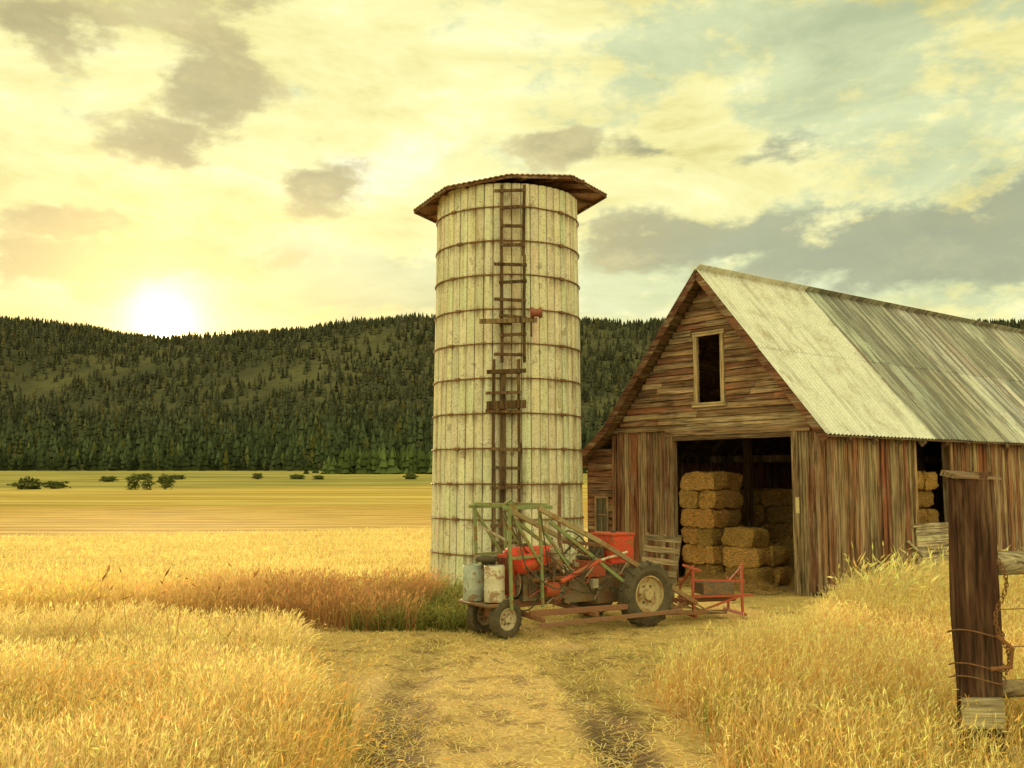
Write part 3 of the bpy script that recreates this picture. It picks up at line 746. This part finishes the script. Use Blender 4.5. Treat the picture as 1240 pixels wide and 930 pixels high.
# ------------------------------------------------------------ tractor
TA=math.atan2(.56,.83); tr=empty('tractor',(-.09,14.0,0),TA)
Ax=Matrix.Rotation(R(90),4,'X')
def wheel(x,y,r,wd,nl,rimc,steer=0,lug=.03):
    M=Matrix.Translation((x,y,r))@Matrix.Rotation(steer,4,'Z')@Ax
    t_=MB(); hw_=wd/2; ri=r*.58
    t_.rev([(ri,-hw_*.7),(r*.75,-hw_),(r*.92,-hw_*.9),(r*.985,-hw_*.6),(r,0),(r*.985,hw_*.6),(r*.92,hw_*.9),(r*.75,hw_),(ri,hw_*.7),(ri*.97,0)],M,(.03,.03,.03),40,True)
    for k in range(nl):
        a=2*math.pi*k/nl
        for sd in(-1,1):
            a2=a+(math.pi/nl if sd>0 else 0)
            p=Vector((r*.99*math.cos(a2),r*.99*math.sin(a2),.0)); q=Vector((r*.93*math.cos(a2+.13),r*.93*math.sin(a2+.13),sd*hw_*.98))
            t_.beam(M@p,M@q,lug*1.1,lug*1.3,(.03,.03,.03))
    t_.build('tyre',RUBBER,tr,False)
    m_=MB(); m_.rev([(ri*1.0,-hw_*.72),(ri*.93,-hw_*.74),(ri*.88,-hw_*.4),(ri*.6,-hw_*.15),(ri*.32,-hw_*.3),(ri*.30,-hw_*.7),(ri*.12,-hw_*.75),(0,-hw_*.75)],M,rimc,32)
    m_.rev([(ri*1.0,hw_*.72),(ri*.93,hw_*.74),(ri*.88,hw_*.4),(ri*.6,hw_*.15),(ri*.32,hw_*.3),(ri*.30,hw_*.7),(0,hw_*.75)],M,rimc,32)
    for k in range(6):
        a=k*math.pi/3
        for s_ in(-1,1):
            c_=M@Vector((ri*.48*math.cos(a),ri*.48*math.sin(a),s_*hw_*.1)); c2_=M@Vector((ri*.48*math.cos(a),ri*.48*math.sin(a),s_*hw_*.4)); m_.tube([c_,c2_],.014,(.1,.07,.05),6)
    m_.build('wheel_rim',METAL,tr,False)
wheel(0,0,.265,.15,20,(.50,.42,.31),R(8),.014); wheel(0.02,.62,.265,.15,20,(.46,.38,.27),R(8),.014)
wheel(2.38,-.22,.48,.28,15,(.46,.36,.21),0,.035); wheel(2.42,1.12,.48,.28,15,(.46,.36,.21),0,.035)
RD=(.68,.045,.02); RU=(.22,.10,.055); DK=(.06,.05,.04); ST=(.38,.33,.25)
A=MB()
A.beam((-.05,.31,.42),(2.5,.36,.46),.14,.12,RU); A.beam((0,-.02,.27),(0,.66,.27),.06,.06,RU); A.beam((2.42,-.1,.46),(2.42,1.1,.46),.14,.14,RU)
A.beam((.3,-.16,.33),(1.95,-.30,.33),.06,.08,(.24,.10,.065)); A.beam((.3,-.42,.20),(2.9,-.46,.22),.05,.06,(.24,.12,.08)); A.beam((.3,.85,.36),(2.9,.9,.36),.06,.09,RU)
A.beam((.35,-.42,.27),(.35,.85,.35),.06,.07,RU); A.beam((1.3,-.42,.27),(1.3,.86,.36),.06,.07,RU)
A.box((-.08,.2,.27),(.1,.42,.62),RU); A.beam((0,.31,.3),(0,.31,.75),.06,.06,RU)
A.build('chassis',METAL,tr,bevel=.006)
A=MB()
A.box((.42,.17,.46),(1.18,.46,.82),(.24,.23,.17)); A.box((.46,.20,.82),(1.14,.43,.93),(.30,.25,.17)); A.box((.5,.14,.50),(.9,.17,.70),(.16,.12,.09))
for k in range(4): 
    xk=.53+k*.17; A.tube([(xk,.18,.86),(xk,.08,.84),(xk,.06,.76)],.028,RU,8); A.tube([(xk,.31,.93),(xk,.31,1.0)],.018,DK,6)
A.tube([(.45,.05,.76),(1.15,.05,.76)],.035,RU,10); A.tube([(1.12,.06,.76),(1.16,.2,1.0),(1.16,.3,1.3),(1.17,.3,2.12)],[.035,.032,.026,.024],(.14,.07,.04),10)
M=Matrix.Translation((.40,.31,.62))@Matrix.Rotation(R(90),4,'Y')
A.rev([(0,-.05),(.13,-.05),(.14,-.03),(.05,0),(.14,.03),(.13,.05),(0,.05)],M,DK,20)
A.rev([(0,-.03),(.22,-.02),(.22,.0),(0,.02)],Matrix.Translation((.33,.31,.72))@Matrix.Rotation(R(90),4,'Y'),ST,20)
A.box((1.18,.2,.38),(1.75,.44,.72),(.26,.18,.11)); A.box((1.75,.14,.34),(2.35,.5,.74),(.22,.14,.09))
A.rev([(0,-.12),(.10,-.12),(.11,-.09),(.11,.09),(.10,.12),(0,.12)],Matrix.Translation((.78,.02,.62))@Matrix.Rotation(R(90),4,'Y'),(.45,.07,.03),18)
A.rev([(0,0),(.07,0),(.07,.2),(.09,.21),(.09,.27),(0,.30)],Matrix.Translation((.95,.12,.92)),ST,18)
rr_=random.Random(3)
for k in range(34):
    p=Vector((rr_.uniform(.2,2.2),rr_.uniform(-.12,.1),rr_.uniform(.4,1.0))); q=p+Vector((rr_.uniform(-.35,.35),rr_.uniform(-.05,.1),rr_.uniform(-.25,.3)))
    if k%3: A.tube([p,q],rr_.uniform(.008,.018),rr_.choice([DK,RU,ST,(.40,.06,.03)]),6)
    else: A.box(p,p+Vector((rr_.uniform(.05,.14),.06,rr_.uniform(.05,.14))),rr_.choice([DK,RU,ST]))
A.build('engine',METAL,tr,bevel=.008)
A=MB()
pr=[(-.17,.0),(-.17,.14),(-.13,.21),(-.05,.245),(.05,.245),(.13,.21),(.17,.14),(.17,.0)]
vs=[];xs_=[.22,.28,.55,.85,1.0,1.04]; sc_=[.75,.97,1,1,.97,.8]
for x_,s_ in zip(xs_,sc_):
    for a,b in pr: vs.append((x_,.31+a*s_,.98+b*s_))
fs_=[(i*8+k,i*8+k+1,i*8+k+9,i*8+k+8) for i in range(5) for k in range(7)]+[tuple(range(8))[::-1],tuple(40+k for k in range(8)),]
A.add(vs,fs_,RD)
A.tube([(.55,.31,1.22),(.55,.31,1.27)],.04,DK,12)
A.rev([(0,-.2),(.11,-.2),(.125,-.17),(.125,.17),(.11,.2),(0,.2)],Matrix.Translation((.42,.02,1.02))@Matrix.Rotation(R(78),4,'Y'),RD,24)
A.box((.18,.12,.55),(.24,.50,1.12),(.52,.06,.03))
A.build('bonnet',METAL,tr,False,bevel=.006)
A=MB()
for k in range(7): A.box((.165,.14+k*.05,.58),(.178,.16+k*.05,1.08),DK)
A.box((1.98,.08,.92),(2.42,.56,1.36),RD); A.box((1.96,.06,1.34),(2.44,.58,1.375),(.52,.05,.02)); A.box((2.0,.06,1.0),(2.4,.078,1.28),(.56,.05,.02))
A.box((1.55,.12,.74),(1.9,.50,.98),(.45,.08,.04)); A.tube([(2.2,.3,1.37),(2.2,.3,1.43)],.04,DK,12)
A.box((1.86,.18,1.0),(1.92,.48,1.28),DK); A.box((1.60,.18,.99),(1.9,.48,1.04),DK); A.beam((1.75,.33,.72),(1.75,.33,1.0),.05,.05,RU)
A.build('toolbox_and_seat',METAL,tr,bevel=.012)
A=MB()
A.tube([(1.1,.33,.92),(1.48,.33,1.28)],.018,DK,8)
M=Matrix.Translation((1.49,.33,1.29))@Matrix.Rotation(R(45),4,'Y')
A.rev([(.19+.012*math.cos(t_),.012*math.sin(t_)) for t_ in np.linspace(0,6.283,6,endpoint=False)],M,DK,28,True)
for k in range(3): 
    a=k*2.09; A.tube([M@Vector((0,0,0)),M@Vector((.19*math.cos(a),.19*math.sin(a),0))],.008,DK,6)
for p,q in (((1.3,.2,.7),(1.36,.12,1.2)),((1.45,.45,.7),(1.5,.5,1.15)),((1.25,.5,.7),(1.2,.55,1.3))): A.tube([p,q],.010,ST,6); A.rev([(0,-.02),(.02,-.015),(.025,0),(.02,.015),(0,.02)],Matrix.Translation(q),DK,10)
A.build('steering_and_levers',METAL,tr,True)
A=MB()
G2=(.20,.25,.11); TN=(.32,.25,.14)
for yy_ in(-.12,.78):
    A.beam((.02,yy_,.40),(-.02,yy_,1.80),.04,.04,G2); A.beam((.55,yy_,.40),(.50,yy_,1.80),.04,.04,G2)
    A.beam((-.12,yy_,1.80),(.72,yy_,1.80),.045,.05,G2); A.beam((-.02,yy_,1.75),(.52,yy_,1.0),.03,.04,G2)
    A.beam((.0,yy_,1.1),(.54,yy_,1.12),.04,.04,G2); A.beam((.5,yy_,1.55),(1.05,yy_,.9),.035,.04,G2)
    A.beam((.42,yy_-.12,1.78),(1.5,yy_-.14,1.28),.05,.07,TN); A.beam((1.48,yy_-.14,1.29),(3.35,yy_-.2,.28),.05,.07,(.26,.17,.10))
    A.tube([(.8,yy_-.1,.75),(1.5,yy_-.12,1.02)],.035,(.5,.07,.04),10); A.tube([(1.5,yy_-.12,1.02),(2.0,yy_-.14,1.12)],.018,(.6,.55,.46),8)
    A.beam((.6,yy_-.10,1.60),(2.2,yy_-.1,.52),.035,.05,G2)
    A.beam((2.2,yy_-.1,.40),(2.25,yy_-.12,.92),.045,.05,RU)
A.beam((-.0,-.14,1.835),(-.0,.80,1.835),.05,.05,G2); A.beam((.60,-.14,1.83),(.60,.80,1.83),.05,.05,G2); A.beam((-.1,-.14,1.86),(.62,.78,1.89),.03,.03,G2)
A.beam((1.5,-.28,1.24),(1.5,.66,1.24),.05,.05,RU); A.beam((3.3,-.35,.30),(3.3,.62,.30),.06,.06,(.28,.10,.05))
A.beam((2.7,-.32,.58),(2.7,.6,.58),.05,.05,RU); A.beam((.0,.0,1.35),(.0,.6,1.50),.03,.03,ST)
A.beam((2.35,-.3,.2),(3.5,-.38,.14),.05,.06,(.22,.10,.05)); A.beam((2.5,.1,.3),(3.3,.1,.16),.05,.05,RU)
for k in range(6): A.tube([(3.3,-.3+k*.18,.30),(3.62,-.3+k*.18,.14),(3.95,-.3+k*.18,.10)],.014,TN,6)
A.build('loader_frame',METAL,tr,bevel=.004)
A=MB()
def hose(p,q,sag,r=.011,col=(.03,.03,.025)):
    p=Vector(p);q=Vector(q); A.tube([p.lerp(q,k/10)+Vector((0,-.05*math.sin(math.pi*k/10),-sag*math.sin(math.pi*k/10))) for k in range(11)],r,col,6)
for p,q,s_ in (((.5,-.15,1.7),(.9,.1,.8),.35),((.02,-.15,1.7),(.5,-.1,.7),.3),((.9,.1,.8),(1.6,-.1,1.15),.25),((.3,.1,.7),(-.05,-.1,1.2),.2),((1.2,.1,.6),(2.1,0,.9),.2),((.4,.7,1.7),(1.1,.5,.8),.3),((.1,.2,1.75),(.8,.2,1.1),.25),((.1,.1,.5),(.6,.05,.5),.15),((1.0,.0,.95),(1.9,.1,.7),.2),((.2,-.2,1.0),(1.3,-.2,.9),.3),((.55,-.2,1.2),(1.5,-.25,1.2),.35)): hose(p,q,s_)
A.build('hoses',RUBBER,tr,True)
A=MB()
def drum(x,y,z,r,h,col):
    pf_=[(0,0),(r*.96,0),(r,.01),(r,h*.3),(r*1.03,h*.33),(r,h*.36),(r,h*.63),(r*1.03,h*.66),(r,h*.69),(r,h-.01),(r*.97,h),(r*.9,h-.015),(0,h-.015)]
    A.rev(pf_,Matrix.Translation((x,y,z)),col,28)
drum(-.12,.10,.50,.145,.50,(.58,.54,.45)); drum(-.16,.56,.48,.165,.50,(.40,.45,.43))
A.beam((-.3,-.02,.46),(.1,-.02,.46),.05,.05,RU); A.beam((-.3,.7,.46),(.1,.7,.46),.05,.05,RU); A.box((-.32,-.06,.435),(.06,.74,.475),(.15,.09,.05))
A.build('front_drums',rustmetal('drum_metal',.42,.5),tr,True)
A=MB(); A.rev([(.07,1.05),(.15,1.04),(.165,1.08),(.15,1.12),(.07,1.11)],Matrix.Translation((-.12,.3,0)),DK,24,True); A.box((-.2,.28,.95),(.02,.32,1.06),DK); A.build('belt_pulley',RUBBER,tr,True)

im=empty('hay_buncher_frame',(3.25,15.9,0),R(14)); A=MB(); R2=(.42,.06,.04)
for x_ in(-.42,.42):
    A.beam((x_,0,.05),(x_,0,.85),.035,.04,R2); A.beam((x_,.5,.05),(x_,.5,.6),.035,.04,R2); A.beam((x_,-.1,.07),(x_,.65,.07),.045,.045,R2); A.beam((x_,0,.8),(x_,.5,.5),.03,.03,R2)
A.beam((-.5,0,.36),(.62,0,.36),.035,.04,R2); A.beam((-.46,0,.62),(.46,0,.58),.03,.03,R2); A.beam((-.46,.5,.3),(.5,.5,.3),.04,.05,R2); A.beam((-.42,0,.1),(.42,0,.36),.025,.03,R2)
A.beam((-.6,-.02,.86),(-.3,-.02,.76),.03,.04,R2); A.beam((-1.1,-.3,.15),(-.4,0,.3),.04,.05,(.25,.12,.07)); A.beam((-.8,.2,.1),(.2,.1,.1),.05,.06,(.2,.1,.06))
A.build('frame',METAL,im,bevel=.004)
A=MB(); A.box((-.25,-.02,.38),(.28,.35,.56),(.12,.08,.06)); A.tube([(-.3,.2,.3),(.4,.2,.3)],.05,(.2,.1,.06),12); A.build('gearbox',METAL,im,bevel=.01)
pl=empty('wooden_pallet',(2.45,17.4,0),R(-8)); pl.rotation_euler=(R(-14),R(4),R(-28)); A=MB()
for k in range(6): A.box((-.33,-.02,.14+k*.2),(.33,.0,.24+k*.2),jc((.28,.20,.13),.3))
for x_ in(-.33,0,.27): A.box((x_,.002,.02),(x_+.05,.06,1.28),jc((.22,.15,.10)))
A.build('slats',W_X,pl,bevel=.003)

# ------------------------------------------------------------ fence at right
fe=empty('wooden_fence',(FP[0],FP[1],0),0); A=MB()
n_=40; rows=40; vs=[]
for j in range(rows+1):
    z=-.1+j*2.32/rows; 
    for k in range(n_):
        a=2*math.pi*k/n_; r=.158*(1+.05*(1-z/2.2)); sq=1/max(abs(math.cos(a)),abs(math.sin(a)))**.45
        crk=noise.noise(Vector((math.cos(a)*9,math.sin(a)*9,z*.5)))
        r*=sq*(1+.12*noise.noise(Vector((math.cos(a)*2.2,math.sin(a)*2.2,z*1.1)))+.08*noise.noise(Vector((math.cos(a)*7,math.sin(a)*7,z*1.4)))-.22*max(0,crk-.10))
        zz_=z
        if j==rows: zz_=z+.02*math.cos(a)+.06*noise.noise(Vector((math.cos(a)*3,math.sin(a)*3,9)))
        vs.append((r*math.cos(a)+.006*z,r*math.sin(a),zz_))
fs_=[(j*n_+k,j*n_+(k+1)%n_,(j+1)*n_+(k+1)%n_,(j+1)*n_+k) for j in range(rows) for k in range(n_)]+[tuple(rows*n_+k for k in range(n_))]
A.add(vs,fs_,(.07,.032,.022)); POSTM=wood('old_post_wood',2,1.0,(.19,.11,.07)); A.build('post',POSTM,fe,False)
A=MB(); A.add([(-.18,-.17,2.20),(.19,-.16,2.195),(.18,.17,2.22),(-.17,.16,2.23),(-.17,-.16,2.235),(.185,-.15,2.215),(.175,.16,2.255),(-.16,.15,2.275)],[(3,2,1,0),(4,5,6,7),(0,1,5,4),(1,2,6,5),(2,3,7,6),(3,0,4,7)],(.20,.13,.085)); A.build('cap',W_X,fe)
A=MB(); A.tube([(.15,.0,1.52),(.6,.12,1.515),(1.2,.25,1.50),(3.2,.9,1.52)],[.10,.092,.09,.085],(.46,.38,.27),12); A.tube([(.2,.1,.5),(3.2,1,.45)],.07,(.34,.25,.16),10)
A.build('rails',W_X,fe,True)
A=MB(); A.box((-.23,-.25,.27),(.09,-.20,.50),(.46,.38,.26)); A.build('block',W_X,fe,bevel=.006)
A=MB(); A.tube([(3.25,.95,-.1),(3.27,.95,2.0)],.12,(.1,.06,.04),12); A.build('far_post',POSTM,fe,True)
A=MB()
for k in range(30):
    a=k/29; p=Vector((.10+.05*math.sin(a*9),-.235-.01*math.sin(a*5),1.55-a*.85)); M=Matrix.Translation(p)@Matrix.Rotation(R(90)*(k%2),4,'Z')
    A.tube([M@Vector((.014*math.cos(t_),0,.026*math.sin(t_))) for t_ in np.linspace(0,6.283,9)],.005,(.22,.1,.05),5,False)
for zc in(.62,.72,.98):
    A.tube([(.205*math.cos(t_)*1.02,.205*math.sin(t_)*1.02,zc+.03*math.sin(t_*2)) for t_ in np.linspace(0,6.283,25)],.006,(.2,.09,.05),5,False)
A.tube([(.06,-.23,.98),(.17,-.25,.88),(.15,-.25,.74),(.0,-.23,.72)],.018,(.28,.09,.05),8)
A.tube([(.17,0,1.15),(1.6,.45,1.12),(3.2,.95,1.16)],.004,(.2,.15,.1),5); A.tube([(.17,0,.85),(1.6,.45,.82),(3.2,.95,.86)],.004,(.2,.15,.1),5)
A.build('chain_and_wire',HOOP,fe)
